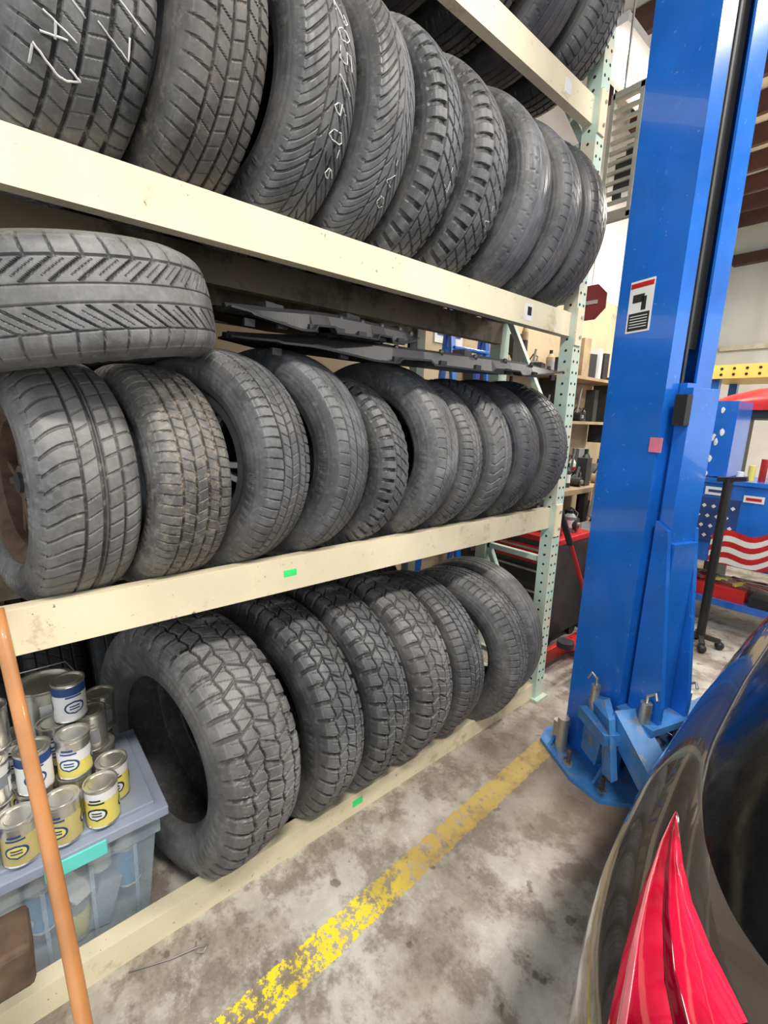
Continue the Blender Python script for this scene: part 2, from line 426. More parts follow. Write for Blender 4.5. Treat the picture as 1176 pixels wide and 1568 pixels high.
def tire(kind, cx, cy, cz, R, W, mat='rub', yaw=0, tilt=0, roll=None, flat=False):
    me = tire_mesh(kind, .33, .21, .205) if kind != 'allterrain' else tire_mesh(kind, .33, .21, .19)
    o = bpy.data.objects.new('tire', me); COL.objects.link(o)
    R0, W0 = .33, .21
    o.scale = (R/R0, W/W0, R/R0)
    sp = random.uniform(0, 6) if roll is None else roll
    spin = Matrix.Rotation(sp, 3, 'Y')
    if flat: rm = Matrix.Rotation(yaw, 3, 'Z') @ Matrix.Rotation(math.radians(90)+tilt, 3, 'X') @ spin
    else: rm = Matrix.Rotation(yaw, 3, 'Z') @ Matrix.Rotation(tilt, 3, 'X') @ spin
    o.rotation_euler = rm.to_euler(); o.location = (cx, cy, cz)
    o.material_slots[0].link = 'OBJECT'; o.material_slots[0].material = M[mat]
    return o
def rimpart(parent, mat='chrome', side=-1):
    mb = MB(); Rm = Matrix.Rotation(math.radians(90), 3, 'X')
    pr = [(.19, -.085), (.212, -.085), (.212, -.075), (.198, -.06), (.175, -.04), (.175, .05), (.198, .07), (.212, .085), (.19, .085), (.17, .06), (.165, -.04), (.19, -.085)]
    mb.lathe(pr, mat, R=Rm, seg=64)
    yo = side*.045
    mb.cyl((0, yo-.012, 0), (0, yo+.02, 0), .045, mat, 24)
    mb.cyl((0, yo-.02, 0), (0, yo-.012, 0), .028, 'dsteel', 20)
    for k in range(5):
        a = 2*math.pi*k/5
        for off in (-.09, .09):
            mb.bar((.035*math.cos(a), yo, .035*math.sin(a)), (.175*math.cos(a+off*1.6), yo+.01, .175*math.sin(a+off*1.6)), .02, .018, mat, up=(0, 1, 0))
    return mb.build('wheel_rim', parent, .002)

SUPX = (-1.267-1.62)/2; DX = .1765
L1, L2, L3, L4 = .09, 1.105, 2.06, 2.956
def shelf_tire(kind, yf, W, R, level, mat, yaw=0, dx=0, **k):
    cz = level+math.sqrt(R*R-DX*DX)+.001
    yc = yf+.012-R*math.sin(yaw)-.42*W*math.cos(yaw)
    return tire(kind, SUPX+dx, yc, cz, R, W-.003, mat, yaw=yaw, **k)
row3 = [('touring', .07, .24, .365, 'rub', .30), ('touring', .345, .27, .380, 'rub2', .32), ('touring', .575, .225, .380, 'rubrust', .29), ('chevron', .825, .225, .372, 'rub', .29), ('chevron', 1.02, .19, .378, 'rub', .27),
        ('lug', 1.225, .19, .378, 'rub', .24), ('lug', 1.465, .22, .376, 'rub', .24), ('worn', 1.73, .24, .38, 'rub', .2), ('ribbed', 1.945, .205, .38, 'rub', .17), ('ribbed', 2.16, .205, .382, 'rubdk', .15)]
r3 = []
for k, yf, W, R, m, yw in row3: r3.append(shelf_tire(k, yf, W, R, L3, m, yaw=yw, roll=0))
chalk(r3[1], '-4/A2', .33, -8, -.070, .050, .042, r=.0019); chalk(r3[1], 'A/7', .33, -8, -.0, .055, .045, r=.0019)
chalk(r3[3], '205/60', .33, 20, .0, .05, .045, r=.0015); chalk(r3[3], '-6', .33, -25, .03, .04, .045, r=.0015)
chalk(r3[4], '-V0', .33, -22, .0, .035, .04, r=.0012); chalk(r3[5], '-7', .33, -15, .0, .03, .04, r=.0012); chalk(r3[6], '-V', .33, -20, .0, .03, .04, r=.0012)
row2 = [('asym', .25, .225, .305, 'rub2', .20), ('touring', .470, .215, .305, 'rubtan', .20), ('touring', .715, .205, .335, 'rub', .38), ('ribbed', .925, .19, .345, 'rub', .38),
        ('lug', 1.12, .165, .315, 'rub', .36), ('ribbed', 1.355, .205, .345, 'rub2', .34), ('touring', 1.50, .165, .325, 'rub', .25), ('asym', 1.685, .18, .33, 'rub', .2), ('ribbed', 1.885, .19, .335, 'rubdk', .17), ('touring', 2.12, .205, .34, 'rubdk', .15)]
r2 = []
for k, yf, W, R, m, yw in row2: r2.append(shelf_tire(k, yf, W, R, L2, m, yaw=yw))
rimpart(r2[0], 'rust'); rimpart(r2[2], 'chrome')
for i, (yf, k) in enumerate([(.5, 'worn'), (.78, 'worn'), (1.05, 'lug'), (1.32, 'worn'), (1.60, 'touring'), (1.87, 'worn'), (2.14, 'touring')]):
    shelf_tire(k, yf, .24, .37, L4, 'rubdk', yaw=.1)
ft = tire('centerrib', -1.39, .172, 1.748, .335, .235, 'rub2', flat=True, tilt=math.radians(11), roll=.3)
fl = [('allterrain', -1.495, .435, .435, .285, 'rub2', .25), ('allterrain', -1.51, .745, .43, .20, 'rub', .20), ('allterrain', -1.505, .965, .435, .2, 'rub', .16),
      ('allterrain', -1.505, 1.205, .43, .23, 'rub2', .16), ('touring', -1.505, 1.465, .405, .21, 'rub', .14), ('touring', -1.45, 1.72, .40, .22, 'rub2', .24), ('worn', -1.50, 1.95, .40, .19, 'rub2', .16)]
for k, x, y, R, W, m, yaw in fl: tire(k, x, y, R+.002, R, W, m, yaw=yaw)
for lv, R in ((L2, .33), (L3, .35), (0, .40)):
    y = -.85
    while y < 1.75:
        tire(random.choice(['worn', 'ribbed', 'touring']), -2.12 if lv else -2.3, y, (lv+math.sqrt(R*R-.16*.16)) if lv else R, R, .22, 'rubblk', yaw=random.uniform(-.05, .05))
        y += .235

# ------------------------------------------------------------------ rack
Y0, Y1 = -.95, 2.20
rk = MB()
for (px) in (-1.238, -1.66):
    for py in (Y0, Y1+.037):
        rk.box((px, py, 1.75), (.07, .075, 3.5), 'creamg')
        rk.box((px, py, .006), (.12, .11, .012), 'creamg')
        z = .12
        while z < 3.45:
            if px > -1.5:
                for dy in (-.018, .018):
                    rk.cyl((px+.035, py+dy, z), (px+.0362, py+dy, z), .0065, 'hole', 8, smooth=False)
                rk.cyl((px, py-.0375, z), (px, py-.0387, z), .0065, 'hole', 8, smooth=False)
            z += .052
for py in (Y0, Y1+.037):
    for i in range(5):
        a, b = (.15+i*.66, .15+(i+1)*.66)
        xs = (-1.27, -1.63) if i % 2 == 0 else (-1.63, -1.27)
        rk.bar((xs[0], py, a), (xs[1], py, b), .03, .03, 'creamg')
        rk.bar((-1.27, py, a), (-1.63, py, a), .03, .03, 'creamg')
for z in (L2, L3, L4):
    for xx, yb in ((-1.247, Y1), (-1.640, Y1), (-1.97, 1.9), (-2.27, 1.9)):
        if xx < -1.9 and z == L4: continue
        rk.box((xx, (Y0+yb)/2, z-.054), (.04, yb-Y0, .108), 'cream' if xx > -1.3 else 'cream_shade')
    for py in (Y1+.01, Y0+.03):
        rk.box((-1.199, py+.02, z-.065), (.008, .06, .17), 'cream')
        rk.cyl((-1.196, py+.03, z-.02), (-1.190, py+.03, z-.02), .008, 'steel', 8)
        rk.cyl((-1.196, py+.03, z-.11), (-1.190, py+.03, z-.11), .008, 'steel', 8)
for xx in (-1.97, -2.27):
    for py in (Y0, 1.9): rk.box((xx, py, 1.2), (.06, .06, 2.4), 'creamg')
rk.box((-1.247, (Y0+Y1)/2, L1/2), (.05, Y1-Y0, L1), 'cream')
rk.box((-1.2268, .675, L2-.05), (.0012, .045, .022), 'green')
rk.box((-1.2215, .96, L1-.04), (.0012, .05, .03), 'green')
rk.box((-1.2268, 1.84, L3-.055), (.0012, .06, .07), 'white')
rk.box((-1.2262, 1.845, L3-.05), (.0012, .03, .035), 'hole')
rk.box((-1.2268, 1.98, L4-.055), (.0012, .05, .05), 'white')
rack = rk.build('pallet_rack', bevel=.004)

# ------------------------------------------------------------------ black panels on row 2
def sheet(name, outline, zf, mat, lip=.045, thick=.006, nx=90, ny=18, wav=.004):
    mb = MB(); vs = []; fs = []
    for i in range(nx+1):
        s = i/nx; y = outline[0][0]+(outline[-1][0]-outline[0][0])*s
        ys = [o[0] for o in outline]
        xa = float(np.interp(y, ys, [o[1] for o in outline])); xb = float(np.interp(y, ys, [o[2] for o in outline]))
        lp = lip*min(1, 4*s, 4*(1-s))*(1 if (i//7) % 4 else .7)
        for j in range(ny+1):
            t = j/ny; x = xa+(xb-xa)*t
            e = -lp if j == 0 else (-lp*.9 if j == 1 else 0)
            if j == 0: x += .012
            z = zf(y)+wav*math.sin(y*9)*math.cos(x*15)+e+(.012 if 3 <= j <= 4 or 9 <= j <= 10 else 0)+(.018 if (i//11) % 3 == 1 and 5 <= j <= 8 else 0)
            vs.append((x, y, z))
    for i in range(nx):
        for j in range(ny): fs.append((i*(ny+1)+j, i*(ny+1)+j+1, (i+1)*(ny+1)+j+1, (i+1)*(ny+1)+j))
    mb.add(vs, fs, mat)
    for k in range(8):
        y = outline[0][0]+(outline[-1][0]-outline[0][0])*(k+.6)/8.5
        xa = float(np.interp(y, [o[0] for o in outline], [o[1] for o in outline]))
        mb.box((xa-.012, y, zf(y)-.036), (.012, .03, .02), mat)
        mb.cyl((xa-.05, y+.03, zf(y)), (xa-.05, y+.03, zf(y)+.018), .008, 'dsteel', 10)
        if k % 3 == 1: mb.box((xa-.09, y, zf(y)+.018), (.05, .07, .028), mat, Matrix.Rotation(.3, 3, 'Z'))
    o = mb.build(name)
    m = o.modifiers.new('solid', 'SOLIDIFY'); m.thickness = thick
    return o
sheet('plastic_undertray', [(.56, -1.36, -1.45), (.75, -1.22, -1.55), (1.2, -1.13, -1.6), (1.8, -1.12, -1.6), (2.05, -1.16, -1.55), (2.13, -1.25, -1.45)], lambda y: 1.752+.016*(y-.56), 'black', lip=.05)
sheet('plastic_undertray', [(.53, -1.28, -1.5), (.8, -1.2, -1.6), (1.15, -1.22, -1.6), (1.27, -1.32, -1.5)], lambda y: 1.818+.02*(y-.5), 'black', lip=.05)

# ------------------------------------------------------------------ storage bin & cans
tb = MB()
bx0, bx1, by0, by1 = -1.69, -1.285, -.33, .275
def ringbox(z, ins): return [(bx0+ins, by0+ins, z), (bx1-ins, by0+ins, z), (bx1-ins, by1-ins, z), (bx0+ins, by1-ins, z)]
vs = ringbox(.005, .045)+ringbox(.30, .018)+ringbox(.31, .006)+ringbox(.37, .004)
fs = [(0, 3, 2, 1)]
for q in range(3): fs += [(4*q+i, 4*q+(i+1) % 4, 4*q+4+(i+1) % 4, 4*q+4+i) for i in range(4)]
tb.add(vs, fs, 'clear')
for k in range(5):
    y = by0+.09+k*.11
    tb.bar((bx1-.042, y, .03), (bx1-.016, y, .30), .012, .006, 'clear', up=(1, 0, 0))
tb.box(((bx0+bx1)/2, (by0+by1)/2, .385), (bx1-bx0+.03, by1-by0+.03, .030), 'lid')
tb.box(((bx0+bx1)/2, (by0+by1)/2, .405), (bx1-bx0-.03, by1-by0-.03, .014), 'lid')
tb.box((bx1+.017, .06, .368), (.006, .14, .045), 'teal')
for k in range(7):
    y = by0+.09+k*.072; x = bx1-.11
    kk = k % 3
    if kk == 0:
        tb.lathe([(0, 0), (.034, 0), (.036, .01), (.036, .13), (.014, .165), (.014, .19), (0, .19)], ['white', 'white', 'cyan', 'white', 'red', 'red'], (x, y, .10), seg=18)
    elif kk == 1:
        tb.lathe([(0, 0), (.036, 0), (.036, .02), (.036, .09), (.036, .11), (0, .11)], ['tin', 'tin', 'yellow', 'tin', 'tin'], (x, y, .012), seg=18)
        tb.box((x, y, .20), (.07, .06, .12), 'white', Matrix.Rotation(.5, 3, 'X'))
    else:
        tb.box((x, y, .09), (.07, .06, .15), 'lid', Matrix.Rotation(-.3, 3, 'X')); tb.lathe([(0, 0), (.03, 0), (.03, .10), (.02, .12), (0, .12)], ['white']*4, (x, y, .20), seg=16)
    tb.cyl((x-.12, y, .02), (x-.12, y+.02, .30), .04, random.choice(['white', 'tan', 'grey', 'navy']), 16)
tb.build('plastic_storage_bin', bevel=.004)
def can(x, y, z, r=.041, h=.118, kind=0, rot=0):
    mb = MB()
    # kinds: 0 gold/yellow oval, 1 yellow, 2 white over yellow, 3 bare tin w/ band, 4 white & navy, 5 grey
    lab, low, topb, ink, inner = [('gold', 'gold', 'tin', 'navy', 'yellow'), ('yellow', 'yellow', 'white', 'hole', 'white'), ('white', 'yellow', 'tin', 'navy', 'white'),
                                  ('tin', 'tin', 'tin', 'grey', 'tin'), ('white', 'white', 'navy', 'navy', 'white'), ('grey', 'tin', 'white', 'hole', 'white')][kind % 6]
    pr = [(0, .002), (r*.93, .002), (r, 0), (r+.0015, .003), (r, .006), (r, .05), (r, h-.036), (r, h-.010), (r+.0015, h-.006), (r+.0015, h), (r*.93, h), (r*.92, h-.005), (r*.72, h-.005), (r*.70, h-.002), (0, h-.002)]
    mm = ['tin']*4+[low, lab, topb]+['tin']*7
    mb.lathe(pr, mm, seg=28)
    for a0 in (0.2, 2.3, 4.4):
        fs = [(i*9+j, i*9+j+1, (i+1)*9+j+1, (i+1)*9+j) for i in range(8) for j in range(8)]
        if kind % 6 in (0, 1, 2, 4):
            rows = []
            for q in range(9):
                tt = -1+2*q/8; ww = math.sqrt(max(0, 1-tt*tt))*.62
                rows.append([((r+.0008)*math.cos(a0+ww*s), (r+.0008)*math.sin(a0+ww*s), h*.38+.020*tt) for s in np.linspace(-1, 1, 9)])
            mb.add(sum(rows, []), fs, ink)
            rows = []
            for q in range(9):
                tt = -1+2*q/8; ww = math.sqrt(max(0, 1-tt*tt))*.5
                rows.append([((r+.0012)*math.cos(a0+ww*s), (r+.0012)*math.sin(a0+ww*s), h*.38+.015*tt) for s in np.linspace(-1, 1, 9)])
            mb.add(sum(rows, []), fs, inner)
        else:
            rows = []
            for zz in (h*.22, h*.58): rows += [((r+.0008)*math.cos(a0+s), (r+.0008)*math.sin(a0+s), zz) for s in np.linspace(-.55, .55, 9)]
            mb.add(rows, [(i, i+1, 9+i+1, 9+i) for i in range(8)], 'white' if kind % 6 == 5 else 'grey')
        for k in range(2):
            rows = []; zz = h*.36+k*.008-.003
            for q in (0, 1): rows += [((r+.0015)*math.cos(a0+s), (r+.0015)*math.sin(a0+s), zz+q*.004) for s in np.linspace(-.3, .3, 5)]
            mb.add(rows, [(i, i+1, 5+i+1, 5+i) for i in range(4)], ink)
        for k in range(2):
            rows = []; zz = h*.64+k*.010
            for q in (0, 1): rows += [((r+.0007)*math.cos(a0+s), (r+.0007)*math.sin(a0+s), zz+q*.005) for s in np.linspace(-.5+.1*k, .5-.2*k, 8)]
            mb.add(rows, [(i, i+1, 8+i+1, 8+i) for i in range(7)], ink)
    return mb.build('filler_can', loc=(x, y, z), rotz=rot)
zb = .4135; zs = .1195
pos = [(-1.325, .165, 0), (-1.325, .075, 0), (-1.325, -.015, 0), (-1.325, -.105, 0),
       (-1.40, .205, 0), (-1.412, .115, 0), (-1.412, .025, 0), (-1.412, -.07, 0),
       (-1.412, .12, 1), (-1.412, .03, 1), (-1.412, -.06, 1), (-1.50, .19, 0), (-1.50, .10, 0), (-1.50, .01, 0),
       (-1.50, .175, 1), (-1.50, .085, 1), (-1.50, -.005, 1), (-1.59, .2, 0), (-1.59, .11, 0), (-1.62, .01, 0), (-1.585, .212, 1), (-1.50, .13, 2), (-1.47, -.05, 2)]
kinds = [1, 0, 0, 4, 1, 2, 3, 5, 2, 4, 5, 3, 2, 1, 3, 2, 5, 3, 2, 3, 3, 4, 3]
for i, (x, y, l) in enumerate(pos):
    can(x, y-.03, zb+l*zs, kind=kinds[i], rot=random.uniform(-.8, .8))
g = MB(); g.lathe([(0, 0), (.074, 0), (.076, .004), (.074, .008), (.074, .17), (.076, .176), (.076, .18), (.068, .18), (.067, .172), (0, .172)], ['tin']*9, seg=36)
g.box((.072, .01, .085), (.010, .06, .10), 'white'); g.box((.079, .01, .07), (.002, .045, .03), 'navy')
g.tube([(0, .076, .15), (.0, .088, .17), (0, .06, .225), (0, -.06, .225), (0, -.088, .17), (0, -.076, .15)], .002, 'steel')
g.build('gallon_paint_can', loc=(-1.64, .05, zb+1*zs))

w = MB(); w.box((-1.13, -.27, .345), (.12, .45, .11), 'wood_d'); w.box((-1.13, -.38, .145), (.12, .12, .29), 'wood_d')
w.build('timber_block', bevel=.012)
bh = MB(); p0 = Vector((-.575, .030, .0)); p1 = Vector((-1.205, -.026, 1.12)); d = (p1-p0)
pts = [p0+d*t+Vector((0, .012*math.sin(t*3.1), 0)) for t in np.linspace(.02, 1.0, 20)]
pts = [p+Vector((.02*math.sin(i/19*3.14), 0, 0)) for i, p in enumerate(pts)]
bh.tube(pts, .0135, 'wood_o', 14)
bh.cyl(p0+Vector((0, 0, .02)), p0+Vector((-.03, 0, .09)), .02, 'steel', 14)
bh.box(p0+Vector((.0, 0, .02)), (.06, .3, .04), 'wood_o')
bh.build('push_broom')
wr = MB(); wr.tube([(-1.19, .14, .006), (-1.15, .24, .006), (-1.13, .31, .01), (-1.11, .33, .02), (-1.10, .315, .02), (-1.12, .30, .008), (-1.15, .31, .006)], .0022, 'steel', 6); wr.build('bent_wire')
tp = MB(); n = 22; vs = []; fs = []
for i in range(n+1):
    for j in range(n+1):
        x = -1.60+.30*j/n; y = .75+.75*i/n
        vs.append((x, y, .012+.012*abs(math.sin(i*1.7+j*.9))+.01*random.random()))
for i in range(n):
    for j in range(n): fs.append((i*(n+1)+j, i*(n+1)+j+1, (i+1)*(n+1)+j+1, (i+1)*(n+1)+j))
tp.add(vs, fs, simple('blue_sheet', (.05, .12, .35), .4)); tp.build('crumpled_plastic_sheet')

# ------------------------------------------------------------------ two post lift
ang = math.radians(-17); ca, sa = math.cos(ang), math.sin(ang)
P0 = Vector((-.92, 2.0, 0)); A = Vector((ca, sa, 0)); B = Vector((-sa, ca, 0))
def LP(a, b, z): return P0+A*a+B*b+Vector((0, 0, z))
RL = Matrix((A, B, Vector((0, 0, 1)))).transposed()
lf = MB()
t = .010; wA, wB = .26, .255
outer = [(wA, .07), (wA, 0), (0, 0), (0, wB), (wA, wB), (wA, .165)]
inner = [(wA-t, .165), (wA-t, wB-t), (t, wB-t), (t, t), (wA-t, t), (wA-t, .07)]
H = 3.75; o0 = outer; i0 = inner[::-1]
for k in range(5):
    q = [o0[k], o0[k+1], i0[k+1], i0[k]]
    lf.prism([LP(a, b, .02) for a, b in q], (0, 0, 0), (0, 0, H), 'blue')
lf.box(LP(wA-.035, .117, 2.78), (.01, .12, 1.9), 'black', RL)
lf.cyl(LP(wA-.012, .10, 1.7), LP(wA-.012, .10, H), .006, 'dsteel', 8)
lf.prism([LP(a, b, 0) for a, b in [(-.1, -.02), (-.05, -.10), (.20, -.16), (.34, -.14), (.44, .02), (.44, .30), (.34, .38), (-.08, .36)]], (0, 0, 0), (0, 0, .02), 'blue_d')
for a in (-.0, wA):
    lf.prism([LP(a, -.0, .02), LP(a, -.10, .02), LP(a, -.0, .16)], (0, 0, 0), tuple(A*.012), 'blue_d')
for a, b in [(-.05, .02), (.03, -.07), (.14, -.11), (.31, -.09), (.40, .08), (.40, .27), (-.04, .28)]:
    c = LP(a, b, .02)
    lf.cyl(c, c+Vector((0, 0, .012)), .022, 'steel', 6, smooth=False); lf.cyl(c, c+Vector((0, 0, .07)), .009, 'rust', 10)
c = LP(.05, -.07, .02); lf.cyl(c+Vector((0, 0, .0)), c+Vector((0, 0, .17)), .026, 'steel', 18)
c = LP(.0, -.05, .02); lf.cyl(c, c+Vector((0, 0, .12)), .02, 'steel', 18)
lf.cyl(LP(.12, .13, .02), LP(.12, .13, H), .025, 'dsteel', 12)
lf.box(LP(wA-.02, .117, 1.0), (.10, .085, 1.40), 'blue', RL)
lf.box(LP(wA+.05, .12, 1.22), (.05, .15, .92), 'blue', RL)
lf.box(LP(wA+.055, .03, 1.60), (.045, .03, .11), 'black', RL)
lf.box(LP(wA-.005, -.002, 1.47), (.05, .005, .055), 'pink', RL)
lf.prism([LP(wA+.02, .03, .32), LP(wA+.16, .03, .32), LP(wA+.16, .03, .45), LP(wA+.075, .03, 1.15), LP(wA+.02, .03, 1.18)], (0, 0, 0), tuple(B*.02), 'blue')
lf.prism([LP(wA+.02, .19, .32), LP(wA+.16, .19, .32), LP(wA+.16, .19, .45), LP(wA+.075, .19, 1.15), LP(wA+.02, .19, 1.18)], (0, 0, 0), tuple(B*.02), 'blue')
lf.box(LP(wA+.07, .12, .7), (.05, .13, .8), 'blue', RL)
lf.box(LP(wA+.09, .12, .36), (.17, .28, .03), 'blue_d', RL); lf.box(LP(wA+.09, .12, .20), (.17, .28, .03), 'blue_d', RL)
for b in (.0, .24):
    lf.cyl(LP(wA+.12, b, .14), LP(wA+.12, b, .46), .022, 'steel', 16)
    lf.tube([LP(wA+.12, b, .46), LP(wA+.12, b, .49), LP(wA+.145, b+.01, .51), LP(wA+.16, b, .49)], .006, 'steel')
pa = LP(wA+.04, -.03, .36); qa = Vector((-.36, 1.73, .17))
lf.bar(pa, qa, .11, .10, 'blue_d')
lf.bar(LP(.17, -.04, .30), LP(.36, -.10, .30), .13, .05, 'blue_d')
lf.prism([LP(.15, -.02, .10), LP(.15, -.02, .36), LP(.24, -.03, .40), LP(.33, -.10, .38), LP(.40, -.13, .16), LP(.33, -.10, .14), LP(.27, -.05, .24), LP(.24, -.03, .08)], (0, 0, 0), tuple(B*-.035), 'blue_d')
lf.cyl(LP(.19, -.06, .30), LP(.19, -.06, .44), .018, 'steel', 14); lf.tube([LP(.19, -.06, .44), LP(.19, -.06, .47), LP(.17, -.07, .49), LP(.16, -.08, .46)], .006, 'steel')
p2 = LP(wA+.12, .24, .28); q2 = Vector((-.35, 3.0, .25))
lf.bar(p2, (p2+q2)/2, .10, .09, 'blue_d'); lf.bar((p2+q2)/2, q2, .08, .07, 'blue_d')
p3 = LP(wA+.06, .27, .28); q3 = Vector((-.40, 2.35, .26)); lf.bar(p3, q3, .12, .12, 'blue_d')
for q_ in (qa, q2): lf.cyl(q_+Vector((0, 0, -.03)), q_+Vector((0, 0, .05)), .045, 'black', 20)
lf.box(LP(.105, -.001, 1.99), (.105, .0015, .19), 'white', RL)
lf.box(LP(.105, -.0022, 2.068), (.098, .001, .018), 'red', RL)
lf.box(LP(.105, -.0022, 1.935), (.090, .001, .065), 'hole', RL)
lf.box(LP(.095, -.0022, 2.02), (.05, .001, .03), 'hole', RL); lf.box(LP(.12, -.0022, 2.0), (.02, .001, .05), 'hole', RL)
for k in range(5): lf.box(LP(.105, -.003, 1.915+k*.01), (.075, .001, .003), 'white', RL)
lf.build('two_post_car_lift', bevel=.004)

# ------------------------------------------------------------------ car
CS = -.03
paint, nt, b_ = nmat('car_paint_dark')
f = noise(nt, 2, 3); L(nt, ramp(nt, f, [(.3, (.045, .036, .030)), (.7, (.075, .062, .052))]), b_.inputs['Base Color'])
b_.inputs['Metallic'].default_value = .5; b_.inputs['Roughness'].default_value = .2; b_.inputs['Coat Weight'].default_value = 1; b_.inputs['Coat Roughness'].default_value = .04
glass, nt, b_ = nmat('car_glass_black')
b_.inputs['Base Color'].default_value = (.004, .004, .005, 1); b_.inputs['Specular IOR Level'].default_value = .3
f = noise(nt, 12, 6, .7); L(nt, ramp(nt, f, [(.4, (.10, .10, .10)), (.7, (.4, .4, .4))]), b_.inputs['Roughness'])
redl, nt, b_ = nmat('taillight_red')
wv = N(nt, 'ShaderNodeTexNoise'); wv.inputs['Scale'].default_value = 6; tcx = N(nt, 'ShaderNodeTexCoord'); L(nt, tcx.outputs['Object'], wv.inputs[0])
L(nt, ramp(nt, wv.outputs[0], [(.42, (.28, .0, .01)), (.56, (.68, .01, .05))]), b_.inputs['Base Color'])
b_.inputs['Roughness'].default_value = .08; b_.inputs['Coat Weight'].default_value = 1
def outline(n=120):
    key = [(.62, .30), (.3, .31), (.1, .34), (-.03, .40), (-.12, .48), (-.185, .60), (-.225, .75), (-.25, .95), (-.265, 1.3), (-.27, 1.8), (-.27, 2.6), (-.265, 3.1), (-.25, 3.5), (-.20, 3.75), (-.05, 3.9), (.2, 3.98), (.62, 4.0)]
    ks = np.array(key); ks[:, 0] += CS*np.array([0, .2, .6]+[1]*14)
    s = np.concatenate([[0], np.cumsum(np.linalg.norm(np.diff(ks, axis=0), axis=1))])
    tt = np.linspace(0, s[-1], 180)
    tt = np.sort(np.concatenate([tt, np.linspace(.3, 2.2, 160)]))
    x = np.interp(tt, s, ks[:, 0]); y = np.interp(tt, s, ks[:, 1])
    for _ in range(60):
        x[1:-1] = (x[:-2]+2*x[1:-1]+x[2:])/4; y[1:-1] = (y[:-2]+2*y[1:-1]+y[2:])/4
    return x, y
ox, oy = outline()
nx_ = np.gradient(oy); ny_ = -np.gradient(ox); ln = np.hypot(nx_, ny_)+1e-9; nx_ /= ln; ny_ /= ln
if nx_[len(nx_)//2] < 0: nx_, ny_ = -nx_, -ny_
XC = .62
def smoothstep(a, b, x): t = np.clip((x-a)/(b-a), 0, 1); return t*t*(3-2*t)
ztab = [.22, .30, .40, .50, .58, .60, .62, .70, .76, .80, .83, .855, .875, .89, .902, .912, .92, .926, .93]
itab = [.10, .03, .005, .0, .0, -.004, .0, .0, .006, .014, .024, .037, .052, .066, .08, .095, .11, .125, .14]
body = MB(); P_ = len(ox)
rows = []
for z, ins in zip(ztab, itab):
    zz = z+(.05*np.clip(oy-.6, -.3, 1.2))*smoothstep(.5, .9, np.array(z))
    x = np.minimum(ox+nx_*ins, XC); y = oy+ny_*ins
    rows.append((x, y, zz if hasattr(zz, '__len__') else np.full(P_, zz)))
def surf_z(px, py):
    dd = np.hypot(ox-px, oy-py); k = int(dd.argmin())
    ins = (px-ox[k])*nx_[k]+(py-oy[k])*ny_[k]
    z = float(np.interp(ins, itab[8:], ztab[8:]))
    return z+.05*float(np.clip(oy[k]-.6, -.3, 1.2))*float(smoothstep(.5, .9, np.array(z)))
def strip(rows, matf):
    R_ = len(rows)
    for sgn in (1, -1):
        vs = []
        for x, y, z in rows:
            for i in range(P_): vs.append((x[i] if sgn == 1 else 2*XC-x[i], y[i], z[i]))
        groups = {}
        for r in range(R_-1):
            for i in range(P_-1):
                f_ = (r*P_+i, r*P_+i+1, (r+1)*P_+i+1, (r+1)*P_+i)
                if sgn == 1: f_ = f_[::-1]
                cx = sum(vs[k][0] for k in f_)/4; cy = sum(vs[k][1] for k in f_)/4; cz = sum(vs[k][2] for k in f_)/4
                groups.setdefault(matf(cx if sgn == 1 else 2*XC-cx, cy, cz), []).append(f_)
        for mt, fs in groups.items(): body.add(vs, fs, mt, True)
def bm(cx, cy, cz):
    for wy in (1.1, 3.2):
        if math.hypot(cy-wy, cz-.33) < .36 and cx < -.0: return M['hole']
    if cz < .33: return M['black']
    return paint
strip(rows, bm)
Lc = [(-.168, .80), (-.166, .72), (-.158, .64), (-.146, .56), (-.127, .47), (-.10, .40)]
Rc = [(-.168, .80), (-.150, .755), (-.128, .70), (-.100, .645), (-.067, .60), (-.02, .55)]
def cint(C, t):
    p = np.array(C); s = np.linspace(0, 1, len(p)); return np.interp(t, s, p[:, 0]), np.interp(t, s, p[:, 1])
nu, nv = 40, 14
def lens(sh, mat, lo=0., hi=1.):
    vs = []
    for i in range(nu+1):
        lx, ly = cint(Lc, i/nu); rx, ry = cint(Rc, i/nu)
        for j in range(nv+1):
            t_ = lo+(hi-lo)*j/nv; px = lx+(rx-lx)*t_; py = ly+(ry-ly)*t_
            edge = min(1, 4*min(j/nv, 1-j/nv)*1.2)*min(1, i/3)
            vs.append((px, py, surf_z(px, py)+.001+sh*edge**.5))
    fs = [(i*(nv+1)+j, (i+1)*(nv+1)+j, (i+1)*(nv+1)+j+1, i*(nv+1)+j+1) for i in range(nu) for j in range(nv)]
    body.add(vs, fs, mat, True)
    body.add([(2*XC-v[0], v[1], v[2]) for v in vs], [f_[::-1] for f_ in fs], mat, True)
lens(.007, redl)
lens(.0085, simple('taillight_reflector', (.72, .16, .20), .15, coat=1, bmp=0), .10, .24)
lens(.0085, simple('taillight_dark_band', (.16, .0, .01), .1, coat=1, bmp=0), .52, .66)
gr = []
for z, ins, rearx in [(.895, .100, 0), (.925, .108, .01), (1.0, .14, .07), (1.1, .18, .17), (1.2, .22, .28), (1.3, .27, .40), (1.38, .34, .52), (1.42, .45, .65), (1.44, .6, .85)]:
    k = (z-.90)/.54
    zz = z+.05*np.clip(oy-.6, -.3, 1.2)*(1-k)
    x = np.minimum(ox+nx_*ins, XC); y = oy+ny_*ins
    front0 = 3.1; rear0 = .51
    y = np.where(y > 2.4, 2.4+(y-2.4)*(front0-2.4-k*.6)/(3.9-2.4), y)
    y = np.where(y < 1.3, 1.3-(1.3-y)*(1.3-rear0-rearx*.8)/(1.3-.4), y)
    gr.append((x, y, zz))
